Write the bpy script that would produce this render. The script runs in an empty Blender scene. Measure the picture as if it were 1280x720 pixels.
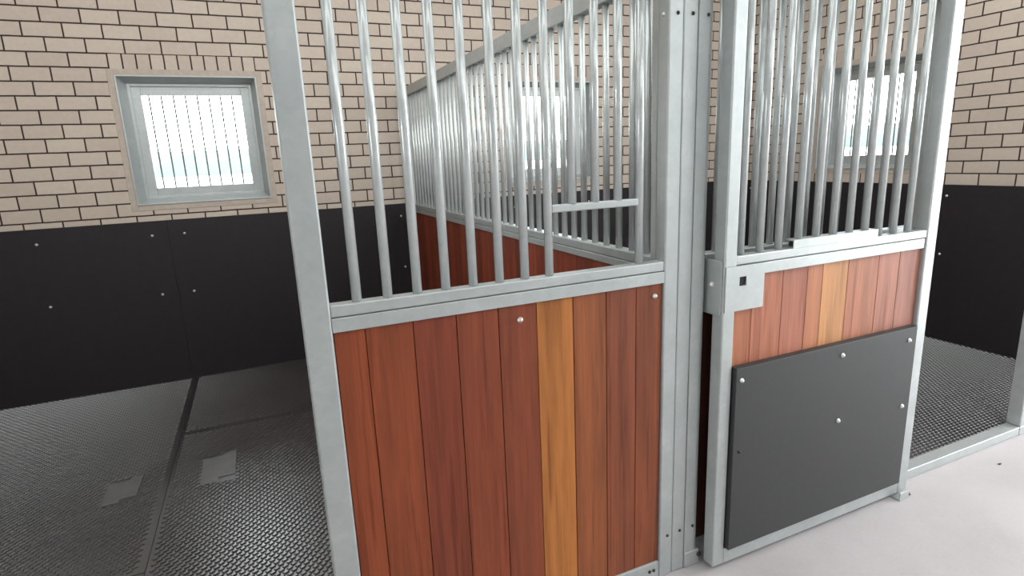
import bpy, bmesh, math, random
from mathutils import Vector, Matrix
random.seed(7)
scene = bpy.context.scene
col = scene.collection

# ------------------------------------------------------------------ view
vs = scene.view_settings
vs.view_transform = 'Standard'
vs.look = 'None'
vs.gamma = 1.0
vs.use_curve_mapping = False
vs.exposure = -0.8
scene.cycles.use_denoising = True
scene.cycles.denoiser = 'OPENIMAGEDENOISE'
scene.cycles.use_adaptive_sampling = False
scene.cycles.max_bounces = 10
scene.cycles.diffuse_bounces = 5
scene.cycles.glossy_bounces = 5
scene.cycles.transparent_max_bounces = 12
scene.cycles.sample_clamp_indirect = 6.0

# ------------------------------------------------------------- materials
def new_mat(name):
    m = bpy.data.materials.new(name)
    m.use_nodes = True
    nt = m.node_tree
    b = nt.nodes['Principled BSDF']
    return m, nt, b

def nd(nt, t, **kw):
    n = nt.nodes.new(t)
    for k, v in kw.items():
        setattr(n, k, v)
    return n

def lk(nt, a, b):
    nt.links.new(a, b)

def ramp(nt, fac, stops):
    r = nd(nt, 'ShaderNodeValToRGB')
    e = r.color_ramp.elements
    while len(e) < len(stops):
        e.new(0.5)
    for i, (p, c) in enumerate(stops):
        e[i].position = p
        e[i].color = (c[0], c[1], c[2], 1)
    lk(nt, fac, r.inputs[0])
    return r.outputs[0]

def obj_coords(nt, scale=(1, 1, 1), loc=(0, 0, 0)):
    tc = nd(nt, 'ShaderNodeTexCoord')
    mp = nd(nt, 'ShaderNodeMapping')
    mp.inputs['Scale'].default_value = scale
    mp.inputs['Location'].default_value = loc
    lk(nt, tc.outputs['Object'], mp.inputs[0])
    return mp.outputs[0]

def noise(nt, vec, scale, detail=4, rough=0.55):
    n = nd(nt, 'ShaderNodeTexNoise')
    n.inputs['Scale'].default_value = scale
    n.inputs['Detail'].default_value = detail
    n.inputs['Roughness'].default_value = rough
    lk(nt, vec, n.inputs['Vector'])
    return n.outputs[0]

def bump(nt, b, h, strength, dist):
    n = nd(nt, 'ShaderNodeBump')
    n.inputs['Strength'].default_value = strength
    n.inputs['Distance'].default_value = dist
    lk(nt, h, n.inputs['Height'])
    lk(nt, n.outputs[0], b.inputs['Normal'])

def lin(r, g, b):
    f = lambda c: c / 255 / 12.92 if c / 255 <= 0.04045 else ((c / 255 + 0.055) / 1.055) ** 2.4
    return (f(r), f(g), f(b))

def mat_galv(name, metal, r0, r1, k=1.0):
    m, nt, b = new_mat(name)
    v = obj_coords(nt)
    n1 = noise(nt, v, 9, 5, 0.6)
    vo = nd(nt, 'ShaderNodeTexVoronoi')
    vo.inputs['Scale'].default_value = 45
    lk(nt, v, vo.inputs['Vector'])
    mx = nd(nt, 'ShaderNodeMath', operation='MULTIPLY_ADD')
    mx.inputs[1].default_value = 0.22
    lk(nt, vo.outputs['Color'], mx.inputs[0])
    lk(nt, n1, mx.inputs[2])
    c = ramp(nt, mx.outputs[0], [(0.25, (0.38 * k, 0.405 * k, 0.40 * k)), (0.7, (0.44 * k, 0.465 * k, 0.46 * k)), (1.0, (0.50 * k, 0.52 * k, 0.52 * k))])
    lk(nt, c, b.inputs['Base Color'])
    b.inputs['Metallic'].default_value = metal
    rr = nd(nt, 'ShaderNodeMapRange')
    rr.inputs['To Min'].default_value = r0
    rr.inputs['To Max'].default_value = r1
    lk(nt, n1, rr.inputs['Value'])
    lk(nt, rr.outputs[0], b.inputs['Roughness'])
    bump(nt, b, n1, 0.08, 0.004)
    return m

def mat_simple(name, c, rough=0.5, metal=0.0, nscale=0, namp=0.15, bumpd=0.0, spec=0.5):
    m, nt, b = new_mat(name)
    b.inputs['Roughness'].default_value = rough
    b.inputs['Metallic'].default_value = metal
    b.inputs['Specular IOR Level'].default_value = spec
    v = obj_coords(nt)
    n = noise(nt, v, nscale or 6, 5)
    lo = tuple(x * (1 - namp) for x in c)
    hi = tuple(min(1, x * (1 + namp)) for x in c)
    lk(nt, ramp(nt, n, [(0.3, lo), (0.7, hi)]), b.inputs['Base Color'])
    if bumpd:
        bump(nt, b, n, 0.4, bumpd)
    return m

def mat_brick(name, axis, off_u, off_v, bw, rh, offset=0.5):
    """cream brick, dark recessed joints; axis = which object axis runs along the wall"""
    m, nt, b = new_mat(name)
    tc = nd(nt, 'ShaderNodeTexCoord')
    sp = nd(nt, 'ShaderNodeSeparateXYZ')
    lk(nt, tc.outputs['Object'], sp.inputs[0])
    au = nd(nt, 'ShaderNodeMath', operation='ADD'); au.inputs[1].default_value = off_u
    av = nd(nt, 'ShaderNodeMath', operation='ADD'); av.inputs[1].default_value = off_v
    lk(nt, sp.outputs[axis], au.inputs[0])
    lk(nt, sp.outputs['Z'], av.inputs[0])
    cb = nd(nt, 'ShaderNodeCombineXYZ')
    lk(nt, au.outputs[0], cb.inputs[0]); lk(nt, av.outputs[0], cb.inputs[1])
    # a small wobble so that the joints are not ruler straight
    nz = nd(nt, 'ShaderNodeTexNoise'); nz.inputs['Scale'].default_value = 9
    lk(nt, cb.outputs[0], nz.inputs['Vector'])
    wob = nd(nt, 'ShaderNodeVectorMath', operation='MULTIPLY_ADD')
    wob.inputs[1].default_value = (0.005, 0.005, 0)
    lk(nt, nz.outputs['Color'], wob.inputs[0]); lk(nt, cb.outputs[0], wob.inputs[2])
    br = nd(nt, 'ShaderNodeTexBrick')
    br.offset = offset
    br.inputs['Color1'].default_value = (*BR1, 1)
    br.inputs['Color2'].default_value = (*BR2, 1)
    br.inputs['Mortar'].default_value = (*lin(52, 34, 28), 1)
    br.inputs['Scale'].default_value = 1
    br.inputs['Mortar Size'].default_value = 0.0062
    br.inputs['Mortar Smooth'].default_value = 0.25
    br.inputs['Bias'].default_value = 0.0
    br.inputs['Brick Width'].default_value = bw
    br.inputs['Row Height'].default_value = rh
    lk(nt, wob.outputs[0], br.inputs['Vector'])
    n2 = noise(nt, cb.outputs[0], 28, 6, 0.65)
    mr = nd(nt, 'ShaderNodeMapRange')
    mr.inputs['To Min'].default_value = 0.86
    mr.inputs['To Max'].default_value = 1.12
    lk(nt, n2, mr.inputs['Value'])
    mul = nd(nt, 'ShaderNodeVectorMath', operation='MULTIPLY')
    lk(nt, br.outputs['Color'], mul.inputs[0]); lk(nt, mr.outputs[0], mul.inputs[1])
    lk(nt, mul.outputs[0], b.inputs['Base Color'])
    b.inputs['Roughness'].default_value = 0.85
    inv = nd(nt, 'ShaderNodeMath', operation='MULTIPLY_ADD')
    inv.inputs[1].default_value = -1.0
    lk(nt, br.outputs['Fac'], inv.inputs[0])
    hm = nd(nt, 'ShaderNodeMath', operation='MULTIPLY'); hm.inputs[1].default_value = 0.25
    lk(nt, n2, hm.inputs[0]); lk(nt, hm.outputs[0], inv.inputs[2])
    bump(nt, b, inv.outputs[0], 0.7, 0.006)
    return m

def mat_wood():
    m, nt, b = new_mat('hardwood_planks')
    at = nd(nt, 'ShaderNodeAttribute', attribute_name='tone')
    tc = nd(nt, 'ShaderNodeTexCoord')
    sh = nd(nt, 'ShaderNodeVectorMath', operation='MULTIPLY_ADD')
    cs = nd(nt, 'ShaderNodeCombineXYZ')
    lk(nt, at.outputs['Alpha'], cs.inputs[0]); lk(nt, at.outputs['Alpha'], cs.inputs[2])
    sh.inputs[1].default_value = (7.3, 0, 11.1)
    lk(nt, cs.outputs[0], sh.inputs[0]); lk(nt, tc.outputs['Object'], sh.inputs[2])
    def stretched(sx, sz):
        mp = nd(nt, 'ShaderNodeMapping')
        mp.inputs['Scale'].default_value = (sx, sx, sz)
        lk(nt, sh.outputs[0], mp.inputs[0])
        return mp.outputs[0]
    n1 = noise(nt, stretched(22, 1.3), 1.0, 6, 0.6)
    n2 = noise(nt, stretched(90, 3.5), 1.0, 4, 0.6)
    n3 = noise(nt, stretched(46, 1.5), 1.0, 3, 0.5)
    g1 = ramp(nt, n1, [(0.28, (0.66, 0.62, 0.60)), (0.5, (0.97, 0.97, 0.97)), (0.74, (1.25, 1.22, 1.2))])
    g2 = ramp(nt, n2, [(0.3, (0.84, 0.82, 0.80)), (0.7, (1.1, 1.1, 1.1))])
    g3 = ramp(nt, n3, [(0.60, (1, 1, 1)), (0.66, (0.74, 0.66, 0.60))])
    a = nd(nt, 'ShaderNodeVectorMath', operation='MULTIPLY')
    lk(nt, g1, a.inputs[0]); lk(nt, g2, a.inputs[1])
    c = nd(nt, 'ShaderNodeVectorMath', operation='MULTIPLY')
    lk(nt, a.outputs[0], c.inputs[0]); lk(nt, g3, c.inputs[1])
    d = nd(nt, 'ShaderNodeVectorMath', operation='MULTIPLY')
    lk(nt, c.outputs[0], d.inputs[0]); lk(nt, at.outputs['Color'], d.inputs[1])
    lk(nt, d.outputs[0], b.inputs['Base Color'])
    b.inputs['Roughness'].default_value = 0.5
    b.inputs['Specular IOR Level'].default_value = 0.32
    bump(nt, b, n2, 0.12, 0.002)
    return m

def mat_glass():
    m, nt, b = new_mat('window_glass')
    nt.nodes.remove(b)
    out = nt.nodes['Material Output']
    tr = nd(nt, 'ShaderNodeBsdfTransparent'); tr.inputs[0].default_value = (0.95, 0.975, 0.97, 1)
    gl = nd(nt, 'ShaderNodeBsdfGlossy'); gl.inputs['Roughness'].default_value = 0.02
    fr = nd(nt, 'ShaderNodeFresnel'); fr.inputs[0].default_value = 1.45
    mx = nd(nt, 'ShaderNodeMixShader')
    lk(nt, fr.outputs[0], mx.inputs[0]); lk(nt, tr.outputs[0], mx.inputs[1]); lk(nt, gl.outputs[0], mx.inputs[2])
    lk(nt, mx.outputs[0], out.inputs[0])
    return m

def mat_concrete():
    m, nt, b = new_mat('pale_concrete')
    v = obj_coords(nt)
    n1 = noise(nt, v, 1.3, 6, 0.6)
    n2 = noise(nt, v, 60, 4, 0.7)
    c1 = ramp(nt, n1, [(0.3, lin(168, 162, 162)), (0.7, lin(186, 180, 181))])
    c2 = ramp(nt, n2, [(0.25, (0.93, 0.93, 0.93)), (0.6, (1, 1, 1))])
    a = nd(nt, 'ShaderNodeVectorMath', operation='MULTIPLY')
    lk(nt, c1, a.inputs[0]); lk(nt, c2, a.inputs[1])
    lk(nt, a.outputs[0], b.inputs['Base Color'])
    b.inputs['Roughness'].default_value = 0.6
    bump(nt, b, n2, 0.1, 0.002)
    return m

def mat_floor_rubber():
    m, nt, b = new_mat('studded_floor_rubber')
    v = obj_coords(nt)
    n1 = noise(nt, v, 1.6, 5, 0.6)
    n2 = noise(nt, v, 35, 4, 0.7)
    c = ramp(nt, n1, [(0.3, (0.012, 0.0105, 0.0117)), (0.72, (0.027, 0.025, 0.0265))])
    d = ramp(nt, n2, [(0.3, (0.85, 0.85, 0.85)), (0.75, (1.15, 1.15, 1.15))])
    a = nd(nt, 'ShaderNodeVectorMath', operation='MULTIPLY')
    lk(nt, c, a.inputs[0]); lk(nt, d, a.inputs[1])
    lk(nt, a.outputs[0], b.inputs['Base Color'])
    mr = nd(nt, 'ShaderNodeMapRange')
    mr.inputs['From Min'].default_value = 0.3; mr.inputs['From Max'].default_value = 0.7
    mr.inputs['To Min'].default_value = 0.31; mr.inputs['To Max'].default_value = 0.38
    lk(nt, n1, mr.inputs['Value'])
    lk(nt, mr.outputs[0], b.inputs['Roughness'])
    b.inputs['Specular IOR Level'].default_value = 0.6
    b.inputs['IOR'].default_value = 2.2
    return m

BR1 = lin(188, 175, 162)
BR2 = lin(179, 165, 153)
M = {}
M['galv'] = mat_galv('galvanised_steel', 0.5, 0.36, 0.5)
M['tube'] = mat_galv('galvanised_tube', 0.30, 0.14, 0.19, 1.22)
M['brick_back'] = mat_brick('cream_brick_back', 'X', 0.785, -2.6 + 20 * 0.1045, 0.25, 0.1045)
M['brick_side'] = mat_brick('cream_brick_side', 'Y', -1.087 + 10.0, -1.605 + 16 * 0.1045, 0.262, 0.1045)
M['soldier_back'] = mat_brick('soldier_brick_back', 'X', 0.91 + 0.095 * 40, -2.555, 0.095, 0.16, 0.0)
M['soldier_side'] = mat_brick('soldier_brick_side', 'Y', 0.95 - 0.03, -2.555, 0.095, 0.16, 0.0)
M['mortar'] = mat_simple('cement_render', lin(172, 160, 148), 0.9, 0, 25, 0.08, 0.002)
M['wood'] = mat_wood()
M['glass'] = mat_glass()
M['concrete'] = mat_concrete()
M['wall_rubber'] = mat_simple('black_wall_rubber', (0.0160, 0.0125, 0.0150), 0.62, 0, 14, 0.12, 0.0006, 0.35)
M['door_rubber'] = mat_simple('grey_black_kick_rubber', (0.030, 0.031, 0.031), 0.55, 0, 30, 0.06, 0.0005, 0.5)
M['floor_rubber'] = mat_floor_rubber()
M['plaque'] = mat_simple('dusty_smooth_rubber', (0.105, 0.102, 0.104), 0.42, 0, 25, 0.15)
M['bolt'] = mat_simple('zinc_bolt', (0.72, 0.70, 0.68), 0.28, 0.7, 20, 0.05)
M['dark_bolt'] = mat_simple('dark_bolt', (0.02, 0.02, 0.02), 0.5, 0.2, 20, 0.05)
M['black'] = mat_simple('black_hole', (0.008, 0.008, 0.008), 0.8, 0, 20, 0.05)
M['white'] = mat_simple('white_ceiling_paint', lin(225, 223, 218), 0.8, 0, 3, 0.03)
M['render'] = mat_simple('grey_render', lin(166, 168, 168), 0.85, 0, 5, 0.05)
M['gravel'] = mat_simple('pale_gravel', (0.60, 0.60, 0.58), 0.9, 0, 40, 0.2, 0.01)
M['dark_steel'] = mat_simple('dark_backlit_steel', (0.085, 0.09, 0.092), 0.6, 0.2, 20, 0.1)  # dark base colour carries the backlit shade of the window bars
M['leaf'] = mat_simple('hedge_leaf', (0.100, 0.132, 0.122), 0.7, 0, 5, 0.4)
M['chip'] = mat_simple('dark_straw', (0.10, 0.07, 0.05), 0.8, 0, 20, 0.1)

# --------------------------------------------------------------- helpers
class MB:
    def __init__(s):
        s.v = []; s.f = []; s.tone = []; s.smooth = []
    def add(s, vs, fs, tone=None, smooth=False):
        o = len(s.v)
        s.v += [Vector(p) for p in vs]
        for f in fs:
            s.f.append([i + o for i in f]); s.tone.append(tone); s.smooth.append(smooth)
    def box(s, x0, x1, y0, y1, z0, z1, tone=None):
        x0, x1 = sorted((x0, x1)); y0, y1 = sorted((y0, y1)); z0, z1 = sorted((z0, z1))
        p = [(x0, y0, z0), (x1, y0, z0), (x1, y1, z0), (x0, y1, z0), (x0, y0, z1), (x1, y0, z1), (x1, y1, z1), (x0, y1, z1)]
        s.add(p, [(3, 2, 1, 0), (4, 5, 6, 7), (0, 1, 5, 4), (1, 2, 6, 5), (2, 3, 7, 6), (3, 0, 4, 7)], tone)
        return s
    def lathe(s, prof, c, axis='Z', n=16, flip=False):
        """closed profile of (radius, height) turned round an axis through c"""
        vs = []
        for r, h in prof:
            for k in range(n):
                a = 2 * math.pi * k / n
                u, w = r * math.cos(a), r * math.sin(a)
                d = -h if flip else h
                if axis == 'Z': vs.append((c[0] + u, c[1] + w, c[2] + d))
                elif axis == 'Y': vs.append((c[0] + u, c[1] + d, c[2] - w))
                else: vs.append((c[0] + d, c[1] + u, c[2] + w))
        fs = []
        m = len(prof)
        for i in range(m - 1):
            for k in range(n):
                k2 = (k + 1) % n
                q = (i * n + k, i * n + k2, (i + 1) * n + k2, (i + 1) * n + k)
                fs.append(q[::-1] if flip else q)
        b = tuple(range(n))[::-1]; t = tuple((m - 1) * n + k for k in range(n))
        if flip: b, t = b[::-1], t[::-1]
        s.add(vs, fs, None, True)
        o = len(s.v) - len(vs)
        for cap in (b, t):
            s.f.append([i + o for i in cap]); s.tone.append(None); s.smooth.append(False)
        return s
    def prism(s, poly, axis, a, b):
        """polygon (2D) extruded between a and b along an axis"""
        def P(u, w, t):
            return (u, w, t) if axis == 'Z' else ((u, t, w) if axis == 'Y' else (t, u, w))
        n = len(poly)
        vs = [P(u, w, a) for u, w in poly] + [P(u, w, b) for u, w in poly]
        fs = [tuple(range(n))[::-1], tuple(range(n, 2 * n))]
        fs += [(i, (i + 1) % n, n + (i + 1) % n, n + i) for i in range(n)]
        s.add(vs, fs)
        return s
    def mesh(s, name, off):
        me = bpy.data.meshes.new(name)
        me.from_pydata([tuple(p - off) for p in s.v], [], s.f)
        me.polygons.foreach_set('use_smooth', s.smooth)
        if any(t is not None for t in s.tone):
            ca = me.color_attributes.new('tone', 'FLOAT_COLOR', 'CORNER')
            i = 0
            for f, t in zip(s.f, s.tone):
                for _ in f:
                    ca.data[i].color = t or (0.3, 0.3, 0.3, 0)
                    i += 1
        me.update()
        bm = bmesh.new(); bm.from_mesh(me)
        bmesh.ops.recalc_face_normals(bm, faces=bm.faces)
        bm.to_mesh(me); bm.free()
        return me

def tag(o, label=None, cat=None, group=None, kind=None):
    if label: o['label'] = label
    if cat: o['category'] = cat
    if group: o['group'] = group
    if kind: o['kind'] = kind
    return o

def root_of(o):
    while o.parent: o = o.parent
    return o

def build(name, mb, mat, parent=None, bevel=0.0, seg=2):
    off = Vector((0, 0, 0))
    if parent is not None:
        off = root_of(parent).location.copy()
    o = bpy.data.objects.new(name, mb.mesh(name, off))
    col.objects.link(o)
    o.data.materials.append(M[mat])
    if parent is not None: o.parent = parent
    if bevel:
        b = o.modifiers.new('edge', 'BEVEL')
        b.width = bevel; b.segments = seg; b.limit_method = 'ANGLE'; b.angle_limit = math.radians(50)
        b.harden_normals = False
    return o

def thing(name, label, cat, loc=(0, 0, 0), group=None, kind=None):
    e = bpy.data.objects.new(name, None)
    col.objects.link(e)
    e.location = loc
    e.empty_display_size = 0.1
    return tag(e, label, cat, group, kind)

def struct(name, mb, mat, label=None, parent=None, bevel=0):
    o = build(name, mb, mat, parent, bevel)
    if parent is None: tag(o, label, None, None, 'structure')
    return o

def bar_set(name, parent, spots, r, mat='tube'):
    """round upright bars: one shared mesh, one object each. spots: (x, y, z0, z1)"""
    cache = {}
    base = root_of(parent).location
    for (x, y, z0, z1) in spots:
        key = round(z1 - z0, 4)
        if key not in cache:
            m = MB()
            m.lathe([(r, 0), (r, z1 - z0)], (0, 0, 0), 'Z', 20)
            cache[key] = m.mesh(name, Vector((0, 0, 0)))
            cache[key].materials.append(M[mat])
        o = bpy.data.objects.new(name, cache[key])
        col.objects.link(o)
        o.parent = parent
        o.location = Vector((x, y, z0)) - base

def dome_bolt(name, parent, c, axis, r, mat='bolt', flip=False):
    """washer plus domed head; +axis (or -axis with flip) is outward"""
    m = MB()
    m.lathe([(r * 1.25, 0), (r * 1.25, r * 0.25), (r, r * 0.3), (r * 0.92, r * 0.75), (r * 0.6, r * 1.1), (r * 0.15, r * 1.2)], c, axis, 14, flip)
    return build(name, m, mat, parent)

def planks(name, parent, axis, a0, a1, seams, d0, d1, z0, z1, tones):
    """tongue and groove boards as one panel; axis = 'X' or 'Y' along the panel"""
    m = MB()
    e = [a0] + list(seams) + [a1]
    g = 0.0006
    for i in range(len(e) - 1):
        t = (*tones[i % len(tones)], (i * 0.37 + a0) % 3.0)
        lo, hi = e[i] + g, e[i + 1] - g
        ch = 0.003
        poly = [(lo, d1), (lo, d0 + ch), (lo + ch * 0.6, d0), (hi - ch * 0.6, d0), (hi, d0 + ch), (hi, d1)] if d1 > d0 else \
               [(lo, d1), (lo, d0 - ch), (lo + ch * 0.6, d0), (hi - ch * 0.6, d0), (hi, d0 - ch), (hi, d1)]
        if axis == 'Y': poly = [(q, p) for p, q in poly]
        n0 = len(m.f)
        m.prism(poly, 'Z', z0, z1)
        for k in range(n0, len(m.f)): m.tone[k] = t
    # dark tongue behind the joints
    n0 = len(m.f)
    mid = d0 + (d1 - d0) * 0.45
    if axis == 'X': m.box(a0, a1, mid, d1 - (d1 - d0) * 0.1, z0, z1)
    else: m.box(mid, d1 - (d1 - d0) * 0.1, a0, a1, z0, z1)
    for k in range(n0, len(m.f)): m.tone[k] = (*[c * 0.5 for c in tones[0]], 0)
    return build(name, m, 'wood', parent)

def holes_wall(mb, axis, u0, u1, z0, z1, d0, d1, holes):
    """solid wall slab with rectangular holes (u0,u1,z0,z1)"""
    us = sorted({u0, u1, *[h[0] for h in holes], *[h[1] for h in holes]})
    zs = sorted({z0, z1, *[h[2] for h in holes], *[h[3] for h in holes]})
    for i in range(len(us) - 1):
        for j in range(len(zs) - 1):
            cu, cz = (us[i] + us[i + 1]) / 2, (zs[j] + zs[j + 1]) / 2
            if any(h[0] < cu < h[1] and h[2] < cz < h[3] for h in holes): continue
            if axis == 'X': mb.box(us[i], us[i + 1], d0, d1, zs[j], zs[j + 1])
            else: mb.box(d0, d1, us[i], us[i + 1], zs[j], zs[j + 1])
    return mb

# ------------------------------------------------------------ dimensions
YB = 3.8375            # inner face of the back wall
XR = 5.56              # inner face of the right wall
XL = -2.95             # left wall of the left stall
ZC = 4.8               # ceiling
LZ = 3.7               # height of the added fill lights
WT = 0.30
WZ0, WZ1 = 1.535, 2.545
W1 = (-0.890, 0.125)
W2 = (2.425, 3.440)
W3 = (1.725, 2.740)

# --------------------------------------------------------------- setting
struct('floor', MB().box(-7.8, 7.0, -5.1, YB, -0.12, 0.0), 'concrete', 'pale grey concrete floor in front of the stalls')
struct('ground', MB().box(-300, 300, -140, 300, -0.30, -0.13), 'gravel', 'pale gravel yard outside the windows')
struct('wall_back', holes_wall(MB(), 'X', XL - WT, XR + WT, -0.12, ZC, YB, YB + WT,
       [(W1[0], W1[1], WZ0, WZ1), (W2[0], W2[1], WZ0, WZ1)]), 'brick_back', 'cream brick wall with dark joints behind both stalls')
struct('wall_right', holes_wall(MB(), 'Y', -0.35, YB, -0.12, ZC, XR, XR + WT, [(W3[0], W3[1], WZ0, WZ1)]), 'brick_side',
       'cream brick side wall of the right stall')
struct('wall_left', MB().box(XL - WT, XL, 0.0, YB, -0.12, ZC), 'brick_side', 'brick side wall of the left stall')
struct('wall_front', MB().box(-7.5, 7.0, -5.1, -4.8, -0.12, ZC), 'render', 'plain wall across the passage')
struct('wall_passage_east', holes_wall(MB(), 'Y', -4.8, -0.35, -0.12, ZC, 6.7, 7.0, [(-4.0, -0.6, 0.0, 4.5)]), 'render', 'end wall of the passage with a tall opening added for daylight')  # opening is invented, only to bring daylight in along the passage
struct('wall_passage_west', holes_wall(MB(), 'Y', -5.1, YB, -0.12, ZC, -7.8, -7.5, [(-3.6, -1.2, 0.0, 2.7)]), 'render', 'far end wall of the passage with an opening added for side light')  # opening added to light the faces turned towards this end
struct('ceiling', MB().box(-7.8, 7.0, -5.1, YB + WT, ZC, ZC + 0.12), 'white', 'white ceiling over stalls and passage')

def solder(name, mat, axis, c0, c1, plane):
    m = MB()
    if axis == 'X': m.box(c0, c1, plane - 0.003, plane + 0.01, 2.59, 2.7000)
    else: m.box(plane - 0.003, plane + 0.01, c0, c1, 2.59, 2.7000)
    struct(name, m, mat, 'row of upright bricks over a stall window')
solder('trim_1', 'soldier_back', 'X', -0.91, 0.135, YB)
solder('trim_2', 'soldier_back', 'X', 2.415, 3.46, YB)
solder('trim_3', 'soldier_side', 'Y', 1.71, 2.755, XR)

def window(name, label, axis, u0, u1, plane):
    """steel-framed stall window set in a cement surround, bars outside"""
    if axis == 'X': loc = ((u0 + u1) / 2, plane, WZ0)
    else: loc = (plane, (u0 + u1) / 2, WZ0)
    t = thing(name, label, None, loc, None, 'structure')
    def B(m, a0, a1, d0, d1, z0, z1):
        if axis == 'X': m.box(a0, a1, plane + d0, plane + d1, z0, z1)
        else: m.box(plane + d0, plane + d1, a0, a1, z0, z1)
    def P(u, d, z):
        return (u, plane + d, z) if axis == 'X' else (plane + d, u, z)
    def ring(m, a0, a1, z0, z1, w, d0, d1):
        B(m, a0, a0 + w, d0, d1, z0, z1); B(m, a1 - w, a1, d0, d1, z0, z1)
        B(m, a0 + w, a1 - w, d0, d1, z0, z0 + w); B(m, a0 + w, a1 - w, d0, d1, z1 - w, z1)
    m = MB()
    s = 0.047
    ring(m, u0 - s, u1 + s, WZ0 - s, WZ1 + s, s - 0.002, -0.004, 0.012)
    build('cement_surround', m, 'mortar', t, 0.002)
    # sloping steel reveal: flange at the wall face, narrowing to the sash
    m = MB()
    f = 0.010
    ring(m, u0 - 0.001, u1 + 0.001, WZ0 - 0.001, WZ1 + 0.001, f, -0.010, 0.012)
    i0, i1, j0, j1 = u0 + 0.055, u1 - 0.050, WZ0 + 0.045, WZ1 - 0.05
    o0, o1, p0, p1 = u0 + f, u1 - f, WZ0 + f, WZ1 - f
    k = 0.012
    quads = [((o0, p0), (o1, p0), (i1, j0), (i0, j0)), ((o1, p0), (o1, p1), (i1, j1), (i1, j0)),
             ((o1, p1), (o0, p1), (i0, j1), (i1, j1)), ((o0, p1), (o0, p0), (i0, j0), (i0, j1))]
    for (a, b, c, d) in quads:
        vs = [P(a[0], 0.0, a[1]), P(b[0], 0.0, b[1]), P(c[0], 0.13, c[1]), P(d[0], 0.13, d[1])]
        cu, cz = (u0 + u1) / 2, (WZ0 + WZ1) / 2
        def outw(q, dd):
            return P(q[0] + (k if q[0] > cu else -k), dd, q[1] + (k if q[1] > cz else -k))
        vs += [outw(a, 0.0), outw(b, 0.0), outw(c, 0.13), outw(d, 0.13)]
        m.add(vs, [(0, 1, 2, 3), (7, 6, 5, 4), (0, 4, 5, 1), (1, 5, 6, 2), (2, 6, 7, 3), (3, 7, 4, 0)])
    build('reveal_frame', m, 'galv', t, 0.0015)
    # sash
    m = MB()
    ring(m, i0 - 0.005, i1 + 0.005, j0 - 0.005, j1 + 0.005, 0.024, 0.122, 0.17)
    ring(m, i0 + 0.016, i1 - 0.016, j0 + 0.016, j1 - 0.016, 0.068, 0.135, 0.175)
    ring(m, i0 - 0.05, i1 + 0.05, j0 - 0.05, j1 + 0.05, 0.05, 0.15, 0.2)
    build('sash_frame', m, 'galv', t, 0.003)
    m = MB()
    B(m, i0 + 0.06, i1 - 0.06, 0.155, 0.161, j0 + 0.06, j1 - 0.06)
    build('pane', m, 'glass', t)
    # bars in front of the glass outside
    sp = []
    n = 9
    for q in range(n):
        u = u0 + 0.18 + q * 0.0895 - 0.0
        if u > u1 - 0.09: break
        p = P(u, 0.245, WZ0 + 0.002)
        sp.append((p[0], p[1], p[2], WZ1 - 0.002))
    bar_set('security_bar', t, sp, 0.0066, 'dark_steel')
    return t
window('window_1', 'square steel-framed window in brick wall of the left stall', 'X', W1[0], W1[1], YB)
window('window_2', 'square steel-framed window in back wall of the right stall', 'X', W2[0], W2[1], YB)
window('window_3', 'square steel-framed window in side wall of the right stall', 'Y', W3[0], W3[1], XR)

# far hedge seen pale through the windows
def hedge(name, x0, x1, y0, y1, h, label, along):
    m = MB()
    nx, nz = 90, 8
    rows = []
    prof = [(0, 0), (0.02, 0.5), (0.1, 0.8), (0.3, 0.97), (0.7, 0.97), (0.9, 0.8), (0.98, 0.5), (1, 0)]
    vs = []
    for i in range(nx + 1):
        for (u, w) in prof:
            j = random.uniform(-0.45, 0.45)
            if along == 'X':
                vs.append((x0 + (x1 - x0) * i / nx, y0 + (y1 - y0) * u + j, -0.13 + h * w + (j if w > 0 else 0)))
            else:
                vs.append((x0 + (x1 - x0) * u + j, y0 + (y1 - y0) * i / nx, -0.13 + h * w + (j if w > 0 else 0)))
    k = len(prof)
    fs = [(i * k + a, (i + 1) * k + a, (i + 1) * k + a + 1, i * k + a + 1) for i in range(nx) for a in range(k - 1)]
    fs += [tuple(range(k)), tuple(nx * k + a for a in range(k))]
    m.add(vs, fs)
    tag(build(name, m, 'leaf'), label, 'hedge', 'far hedges')
hedge('hedge', -260, 260, 250, 262, 9.8, 'pale green tree row seen through the window above the black wall', 'X')
hedge('hedge', 250, 262, -120, 240, 9.8, 'pale green tree row seen through the window behind the sliding door', 'Y')

# ------------------------------------------------------- rubber wall mats
def wall_mat(label, axis, a0, a1, plane, screws):
    z0, z1, th = 0.002, 1.402, 0.022
    m = MB()
    if axis == 'X':
        m.box(a0, a1, plane - 0.001 - th, plane - 0.001, z0, z1); loc = ((a0 + a1) / 2, plane - 0.012, z0)
    else:
        m.box(plane - 0.001 - th, plane - 0.001, a0, a1, z0, z1); loc = (plane - 0.012, (a0 + a1) / 2, z0)
    t = thing('wall_mat', label, 'wall mat', loc, 'black rubber mats lining the stall walls')
    build('mat_sheet', m, 'wall_rubber', t, 0.002)
    for (u, z) in screws:
        c = (u, plane - 0.0232, z) if axis == 'X' else (plane - 0.0232, u, z)
        dome_bolt('screw', t, c, 'Y' if axis == 'X' else 'X', 0.0085, 'bolt', True)
wall_mat('black rubber wall mat reaching the left edge of the photo, under the brick', 'X', XL + 0.03, -0.7064, YB, [(-1.60, 1.284), (-0.825, 1.284), (-1.60, 0.785), (-0.825, 0.785), (-2.4, 1.284), (-2.4, 0.785)])
wall_mat('black rubber wall mat under the window corner, running behind the planked panel bars', 'X', -0.7056, 1.375, YB, [(-0.589, 1.284), (-0.589, 0.785), (0.335, 0.785), (1.26, 1.284), (1.26, 0.785)])
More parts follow.
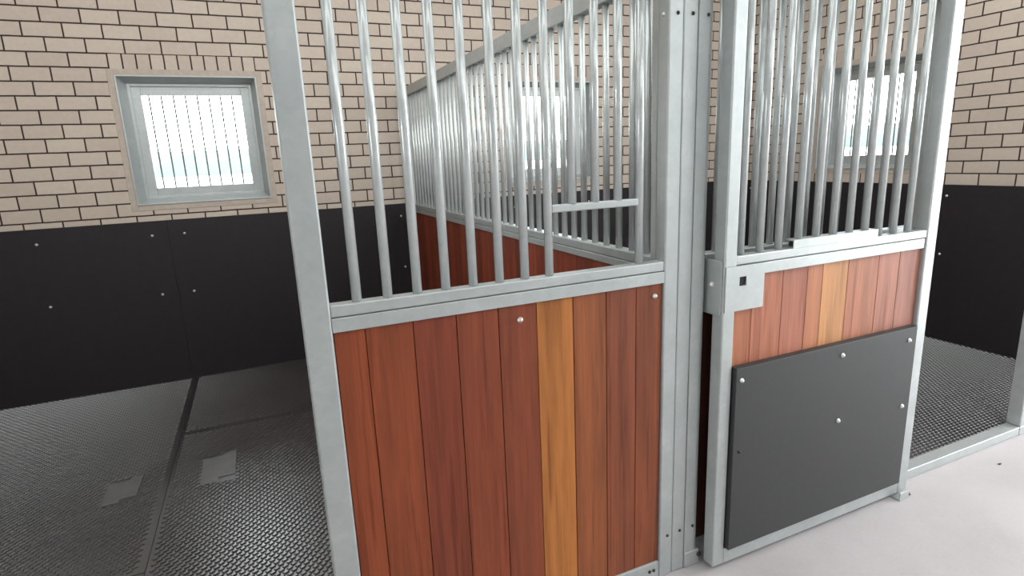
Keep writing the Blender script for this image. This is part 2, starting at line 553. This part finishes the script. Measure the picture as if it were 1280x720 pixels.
wall_mat('black rubber wall mat seen through both the front bars and the partition bars', 'X', 1.45, 3.49, YB, [(1.57, 1.284), (2.47, 1.284), (3.37, 1.284), (1.57, .785), (2.47, .785), (3.37, .785)])
wall_mat('black rubber wall mat in the stall corner, seen past the bolted middle posts', 'X', 3.493, XR - 0.03, YB, [(3.61, 1.284), (4.5, 1.284), (5.4, 1.284)])
wall_mat('black rubber wall mat under the window behind the sliding door bars', 'Y', 1.5075, YB - 0.03, XR, [(1.624, 1.306), (1.624, .789), (2.6, 1.306), (3.6, 1.306)])
wall_mat('black rubber wall mat with two screws, seen through the open doorway', 'Y', -0.34, 1.5045, XR, [(1.388, 1.306), (1.388, 0.789)])

# ------------------------------------------------------ rubber floor mats
def floor_mat(label, x0, x1, y0, y1, flats=(), bands=()):
    """sheet with staggered raised studs; flats stay smooth, with a raised plaque"""
    zt = 0.016
    m = MB()
    m.box(x0, x1, y0, y1, 0.001, zt)
    pu, pv = 0.036, 0.0225
    sl, sw, sh = 0.0140, 0.0086, 0.0065
    j = 0
    y = y0 + 0.03
    while y < y1 - 0.03:
        x = x0 + 0.03 + (pu / 2 if j % 2 else 0)
        while x < x1 - 0.03:
            if not any(f[0] - .01 < x < f[1] + .01 and f[2] - .01 < y < f[3] + .01 for f in flats) and \
               not any(abs(y - b[0]) < b[1] for b in bands):
                dx, dy = 0.86, 0.51
                a = []
                for (u, w) in ((-1, -1), (1, -1), (1, 1), (-1, 1)):
                    for (k, z) in ((1.0, zt - 0.001), (0.62, zt + sh)):
                        uu, ww = u * sl * k, w * sw * k
                        a.append((x + uu * dx - ww * dy, y + uu * dy + ww * dx, z))
                m.add(a, [(0, 2, 3, 1), (2, 4, 5, 3), (4, 6, 7, 5), (6, 0, 1, 7), (1, 3, 5, 7)])
            x += pu
        y += pv
        j += 1
    t = thing('floor_mat', label, 'floor mat', ((x0 + x1) / 2, (y0 + y1) / 2, 0.0), 'studded rubber mats on the stall floors')
    build('studded_sheet', m, 'floor_rubber', t)
    for f in flats:
        q = MB()
        xm, d = f[0] + (f[1] - f[0]) * 0.52, (f[3] - f[2]) * 0.14
        poly = [(f[0], f[2]), (xm, f[2]), (xm, f[2] + d), (f[1], f[2] + d), (f[1], f[3]), (xm + 0.02, f[3]), (xm + 0.02, f[3] - d * .7), (f[0], f[3] - d * .7)]
        q.prism(poly, 'Z', zt - 0.002, zt + 0.006)
        tag(build('smooth_plaque', q, 'plaque', t, 0.002), 'paler smooth plaque')
floor_mat('studded rubber floor mat with paler plaque, against the post of the red-brown panel', -0.6785, 1.375, 0.075, 2.5865, [(-0.51, -0.32, 1.76, 2.13)])
floor_mat('studded rubber floor mat with greyer plaque, across the long seam from the wooden panel', -2.9, -0.6815, 1.06, 3.813, [(-1.0, -0.83, 1.78, 2.06)])
floor_mat('plain studded rubber floor mat at the bottom left corner of the photo', -2.9, -0.6815, 0.075, 1.054)
floor_mat('studded rubber floor mat strip without plaque, along the black wall beside the post', -0.6785, 1.375, 2.5895, 3.813)
floor_mat('studded rubber floor mat just behind the galvanised doorway sill', 2.6, 5.53, 0.085, 2.1, [(3.9, 4.1, 0.9, 1.15)])
floor_mat('studded rubber floor mat deeper inside the doorway, against the black side wall', 2.6, 5.53, 2.106, 3.80)
floor_mat('studded rubber floor mat hidden behind the sliding door and kick plate', 1.45, 2.594, 0.085, 3.80)

# ------------------------------------------------------------ wood tones
def T(r, g, b, k=1.0): return tuple(c * k for c in lin(r, g, b))
RED = T(130, 64, 36); REDD = T(118, 56, 36); BRN = T(138, 78, 45); YEL = T(165, 103, 50); PNK = T(124, 67, 43)
TONES_FRONT = [RED, T(129, 64, 37), REDD, T(124, 61, 38), T(122, 61, 38), YEL, BRN, PNK, T(130, 70, 44)]
TONES_DOOR = [T(174, 108, 78), T(172, 108, 82), T(168, 106, 84), T(176, 114, 82), T(190, 135, 88), T(170, 110, 84), T(162, 106, 86), T(154, 102, 86), T(160, 104, 88)]  # same wood as the front; glare on the door is mixed into these tones

ZT, ZS, ZW = 1.385, 1.347, 1.302    # rail top, seam, top of the wood
ZTOP0, ZTOP1 = 2.40, 2.47

def rails(t, x0, x1, y0, y1, zb=0.082):
    build('middle_rail', MB().box(x0, x1, y0, y1, ZS + 0.001, ZT), 'galv', t, 0.004)
    build('plank_channel', MB().box(x0, x1, y0 - 0.004, y1 + 0.004, ZW, ZS - 0.001), 'galv', t, 0.002)
    build('top_rail', MB().box(x0, x1, y0, y1, ZTOP0, ZTOP1), 'galv', t, 0.005)
    build('bottom_rail', MB().box(x0, x1, y0, y1, 0.001, zb), 'galv', t, 0.004)

# --------------------------------------------- front panel of left stall
t = thing('stall_barrier', 'galvanised front panel with upright bars over red-brown planks', 'stall barrier', (0.77, 0.03, 0), 'stall front panels')
PT = t
build('post', MB().box(0.078, 0.158, 0.0, 0.08, 0.001, 2.6), 'galv', t, 0.006)
p1 = build('post', MB().box(1.380, 1.4425, 0.0, 0.06, 0.001, 2.6), 'galv', t, 0.005)
rails(t, 0.158, 1.380, 0.004, 0.052)
planks('wood_panel', t, 'X', 0.160, 1.378, [0.254, 0.404, 0.548, 0.697, 0.840, 0.986, 1.126, 1.259], 0.012, 0.046, 0.082, ZW, TONES_FRONT)
sp = []
for k in range(12):
    x = 0.2415 + 0.0945 * k
    z0 = ZT - 0.002
    if k in (8, 9, 10): z0 = 1.626
    sp.append((x, 0.028, z0, ZTOP0 + 0.002))
bar_set('bar', t, sp, 0.0152)
build('feed_opening_bar', MB().box(0.2415 + 0.0945 * 7 + 0.010, 0.2415 + 0.0945 * 11 - 0.010, 0.016, 0.040, 1.602, 1.628), 'galv', t, 0.004)
for (x, z) in ((0.777, 1.246), (1.344, 1.253)):
    tag(dome_bolt('bolt', t, (x, 0.0118, z), 'Y', 0.0085, 'bolt', True), 'shiny round bolt head')
for z in (2.257, 0.195):
    dome_bolt('post_bolt', t, (1.4175, 0.0, z), 'Y', 0.0055, 'dark_bolt', True)
dome_bolt('bolt', t, (1.380, 0.030, 2.256), 'X', 0.006, 'bolt', True)
for x in (1.33, 1.352):
    dome_bolt('bolt', t, (x, 0.003, 0.045), 'Y', 0.006, 'dark_bolt', True)

# ----------------------------------------------- partition between stalls
XP0, XP1 = 1.382, 1.440
t = thing('stall_partition', 'barred partition with brown planks running back to the brick wall', 'stall panel', (1.411, 1.95, 0))
build('post', MB().box(XP0, XP1, 0.0615, 0.095, 0.001, 2.47), 'galv', t, 0.004)
build('post', MB().box(XP0, XP1, 3.762, 3.812, 0.001, 2.47), 'galv', t, 0.004)
build('top_rail', MB().box(XP0, XP1, 0.095, 3.762, 2.389, 2.468), 'galv', t, 0.005)
build('middle_rail', MB().box(XP0, XP1, 0.095, 3.762, 1.352, 1.392), 'galv', t, 0.004)
build('plank_channel', MB().box(XP0 - 0.003, XP1 + 0.003, 0.095, 3.762, 1.318, 1.350), 'galv', t, 0.002)
build('bottom_rail', MB().box(XP0, XP1, 0.095, 3.762, 0.018, 0.08), 'galv', t, 0.004)
planks('wood_panel', t, 'Y', 0.096, 3.761, [0.096 + 0.1466 * k for k in range(1, 25)], XP0 + 0.008, XP1 - 0.008, 0.08, 1.318,
       [T(122, 58, 38), T(112, 52, 34), T(128, 60, 40), T(106, 50, 34), T(118, 54, 36)])
sp = []
y = 0.1567
while y < 3.74:
    sp.append((1.411, y, 1.390, 2.391)); y += 0.0962
bar_set('bar', t, sp, 0.0148)

# ----------------------------------------------------- bolted middle post
t = thing('stall_post', 'plain galvanised post bolted between the two stall front panels', 'post', (1.477, 0.03, 0), 'stall posts')
build('shaft', MB().box(1.444, 1.511, 0.0015, 0.058, 0.001, 2.6), 'galv', t, 0.006)
for z in (2.259, 0.197): dome_bolt('post_bolt', t, (1.4845, 0.0015, z), 'Y', 0.0055, 'dark_bolt', True)

# ------------------------------ fixed panel of right stall, behind the door
t = thing('stall_barrier', 'galvanised barred front panel standing behind the sliding door', 'stall barrier', (2.2, 0.03, 0), 'stall front panels')
m = MB()
# rounded channel post: its right lip curls backwards
poly = [(1.5125, 0.0), (1.560, 0.0), (1.572, 0.003), (1.581, 0.010), (1.586, 0.020), (1.586, 0.098), (1.5125, 0.098)]
m.prism(poly, 'Z', 0.06, 2.6)
build('post', m, 'galv', t, 0.003)
build('foot_plate', MB().box(1.5125, 1.592, -0.004, 0.105, 0.001, 0.075), 'galv', t, 0.006, 3)
for z in (2.258, 0.199): dome_bolt('post_bolt', t, (1.5525, 0.0, z), 'Y', 0.0055, 'dark_bolt', True)
dome_bolt('foot_bolt', t, (1.588, -0.004, 0.05), 'Y', 0.009, 'dark_bolt', True)
build('post', MB().box(2.930, 3.000, 0.002, 0.098, 0.001, 2.6), 'galv', t, 0.005)
rails(t, 1.586, 2.930, 0.046, 0.094)
planks('wood_panel', t, 'X', 1.608, 2.928, [1.608 + 0.1445 * k for k in range(1, 10)], 0.054, 0.086, 0.082, ZW, [T(74, 42, 34), T(66, 38, 30)])  # tones darkened to paint in the shadow behind the door
sp = [(1.688 + 0.1 * k, 0.070, ZT - 0.002, ZTOP0 + 0.002) for k in range(12)]
bar_set('bar', t, sp, 0.0148)

# ------------------------------------------------------------ sliding door
DX0, DX1, DY0, DY1 = 1.604, 2.900, -0.075, -0.016
t = thing('sliding_door', 'sliding stall door with bars, planks and large black kick plate', 'door', (2.25, -0.045, 0.02))
build('stile', MB().box(DX0, 1.664, DY0, DY1, 0.022, 2.62), 'galv', t, 0.005)
build('stile', MB().box(2.828, DX1, DY0, DY1, 0.022, 2.62), 'galv', t, 0.005)
build('top_rail', MB().box(1.664, 2.828, DY0, DY1, 2.54, 2.62), 'galv', t, 0.005)
build('middle_rail', MB().box(1.664, 2.828, DY0 + 0.004, DY1 - 0.004, ZS + 0.001, 1.384), 'galv', t, 0.004)
build('plank_channel', MB().box(1.664, 2.812, DY0, DY1, 1.301, ZS - 0.001), 'galv', t, 0.002)
build('bottom_rail', MB().box(1.664, 2.828, DY0, DY1, 0.022, 0.094), 'galv', t, 0.004)
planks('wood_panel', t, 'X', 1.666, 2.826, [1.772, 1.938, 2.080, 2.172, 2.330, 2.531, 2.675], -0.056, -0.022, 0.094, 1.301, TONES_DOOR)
kp = build('kick_plate', MB().box(1.672, 2.806, -0.093, -0.0565, 0.096, 0.928), 'door_rubber', t, 0.002)
tag(kp, 'large black rubber kick plate')
for (x, z) in ((1.700, 0.874), (2.292, 0.874), (2.752, 0.866), (1.706, 0.556), (2.300, 0.558), (2.752, 0.53)):
    dome_bolt('bolt', kp, (x, -0.093, z), 'Y', 0.0085 if x != 1.706 else 0.006, 'bolt' if x != 1.706 else 'dark_bolt', True)
sp = []
for k in range(11):
    x = 1.708 + 0.1015 * k
    hatch = 3 <= k <= 7
    sp.append((x, -0.052 if hatch else -0.045, 1.418 if hatch else 1.382, 2.542))
bar_set('bar', t, sp, 0.0152)
# ledge of the feed hatch: an open-ended channel
m = MB()
m.box(1.965, 2.478, -0.074, -0.030, 1.414, 1.419)
m.box(1.965, 2.478, -0.074, -0.030, 1.3845, 1.3885)
m.box(1.965, 2.478, -0.074, -0.070, 1.3885, 1.414)
m.box(1.985, 2.478, -0.034, -0.030, 1.3885, 1.414)
build('hatch_ledge', m, 'galv', t)
# lock: square plate with a key hole, and the plate on the edge of the stile
m = MB()
holes_wall(m, 'X', 1.6055, 1.806, 1.167, 1.3005, DY0 - 0.006, DY0 - 0.0005, [(1.673, 1.713, 1.262, 1.304)])
m2 = MB()
holes_wall(m2, 'X', 1.607, 1.806, 1.167, 1.3465, DY0 - 0.006, DY0 - 0.0005, [(1.676, 1.712, 1.266, 1.303)])
lp = build('lock_plate', m2, 'galv', t)
kh = build('key_hole', MB().box(1.676, 1.712, DY0 - 0.001, DY0 + 0.002, 1.266, 1.303), 'black', lp)
tag(kh, 'small square black key hole')
m = MB()
def rrect(a0, a1, b0, b1, r, n=5):
    p = []
    for (cx, cy, s) in ((a1 - r, b0 + r, -90), (a1 - r, b1 - r, 0), (a0 + r, b1 - r, 90), (a0 + r, b0 + r, 180)):
        for i in range(n + 1):
            a = math.radians(s + 90 * i / n)
            p.append((cx + r * math.cos(a), cy + r * math.sin(a)))
    return p
m.prism(rrect(-0.066, 0.040, 1.150, 1.371, 0.014), 'X', 1.5975, 1.6035)
ep = build('edge_plate', m, 'galv', t, 0.0015)
dome_bolt('bolt', ep, (1.5975, -0.016, 1.272), 'X', 0.010, 'bolt', True)

# floor guide under the right end of the door
t = thing('door_guide', 'small steel floor guide under the doorway corner of the sliding door', 'door guide', (2.86, -0.045, 0))
m = MB()
m.box(2.80, 2.868, -0.110, -0.102, 0.001, 0.045)
m.box(2.80, 2.868, -0.102, -0.01, 0.001, 0.006)
build('bracket', m, 'galv', t, 0.002)
dome_bolt('bolt', t, (2.90, -0.088, 0.001), 'Z', 0.010, 'dark_bolt')

# ------------------------------------------------- doorway: sill and jamb
tag(build('door_sill', MB().box(3.003, 4.088, 0.0, 0.072, 0.001, 0.055), 'galv', None, 0.004),
    'raised galvanised sill lying across the open doorway', 'door sill')
t = thing('stall_post', 'galvanised door post across the open doorway from the sliding door', 'post', (4.13, 0.035, 0), 'stall posts')
build('shaft', MB().box(4.090, 4.170, 0.0, 0.075, 0.056, 2.6), 'galv', t, 0.005)
build('foot_plate', MB().box(4.090, 4.30, -0.002, 0.078, 0.001, 0.055), 'galv', t, 0.004)

# sliding track above the fronts
t = thing('door_track', 'steel track above the stall fronts that carries the door', 'door track', (2.6, -0.03, 2.6))
m = MB()
m.box(0.06, 4.3, -0.085, 0.0, 2.665, 2.672); m.box(0.06, 4.3, -0.085, -0.080, 2.602 + 0.025, 2.665); m.box(0.06, 4.3, -0.006, 0.0, 2.601, 2.665)
build('channel', m, 'galv', t)

# tiny bits lying on the concrete
def chip(label, x, y, r):
    m = MB()
    m.prism([(x - r, y), (x - r * .3, y - r * .5), (x + r, y - r * .25), (x + r * .8, y + r * .3), (x - r * .4, y + r * .4)], 'Z', 0.0005, 0.005)
    tag(build('straw_chip', m, 'chip'), label, 'debris')
chip('tiny dark chip lying on concrete before the open doorway', 3.62, -0.135, 0.014)

# --------------------------------------------------------------- lighting
w = bpy.data.worlds.new('overcast_sky')
scene.world = w
w.use_nodes = True
bg = w.node_tree.nodes['Background']
bg.inputs[0].default_value = (0.94, 0.97, 1.0, 1)
bg.inputs[1].default_value = 20.0

def area(name, loc, rot, sx, sy, power, color=(1, 1, 1)):
    l = bpy.data.lights.new(name, 'AREA')
    l.shape = 'RECTANGLE'; l.size = sx; l.size_y = sy; l.energy = power; l.color = color
    o = bpy.data.objects.new(name, l); col.objects.link(o)
    o.location = loc; o.rotation_euler = rot
    return o
area('passage_fill', (2.6, -2.6, LZ), (0, 0, 0), 5.5, 2.4, 130, (0.95, 1.0, 1.0))  # added fill light over the passage, no real fixture
area('stall_fill', (-0.7, 0.80, LZ - 0.1), (math.radians(36), 0, 0), 4.2, 2.6, 140, (0.97, 1.0, 0.99))  # added fill lights tilted to brighten the brick, no real fixtures
area('stall_fill', (3.5, 0.80, LZ - 0.1), (math.radians(36), 0, 0), 3.9, 2.6, 132, (0.97, 1.0, 0.99))

def portal(loc, rot, sx, sy):
    o = area('sky_portal', loc, rot, sx, sy, 1.0)
    o.data.cycles.is_portal = True
H = math.pi / 2
portal(((W1[0] + W1[1]) / 2, YB + WT + 0.01, 2.04), (-H, 0, 0), 1.02, 1.02)
portal(((W2[0] + W2[1]) / 2, YB + WT + 0.01, 2.04), (-H, 0, 0), 1.02, 1.02)
portal((XR + WT + 0.01, (W3[0] + W3[1]) / 2, 2.04), (0, H, 0), 1.02, 1.02)
portal((7.01, -2.3, 2.25), (0, H, 0), 4.5, 3.4)
portal((-7.81, -2.4, 1.35), (0, -H, 0), 2.7, 2.4)

# ----------------------------------------------------------------- camera
yaw, pitch, roll = 0.40834, 0.22356, 0.04255
cy, sy = math.cos(yaw), math.sin(yaw)
fwd = Vector((sy * math.cos(pitch), cy * math.cos(pitch), -math.sin(pitch)))
r0 = Vector((cy, -sy, 0)); d0 = fwd.cross(r0)
c, s = math.cos(roll), math.sin(roll)
right = c * r0 + s * d0
down = -s * r0 + c * d0
cam = bpy.data.cameras.new('camera')
cam.sensor_fit = 'HORIZONTAL'; cam.sensor_width = 36.0; cam.lens = 20.1832
cam.clip_start = 0.05; cam.clip_end = 600
co = bpy.data.objects.new('camera', cam); col.objects.link(co)
mw = Matrix.Identity(4)
for i in range(3):
    mw[i][0] = right[i]; mw[i][1] = -down[i]; mw[i][2] = -fwd[i]
mw[0][3], mw[1][3], mw[2][3] = 0.0, -1.72505, 1.79242
co.matrix_world = mw
scene.camera = co
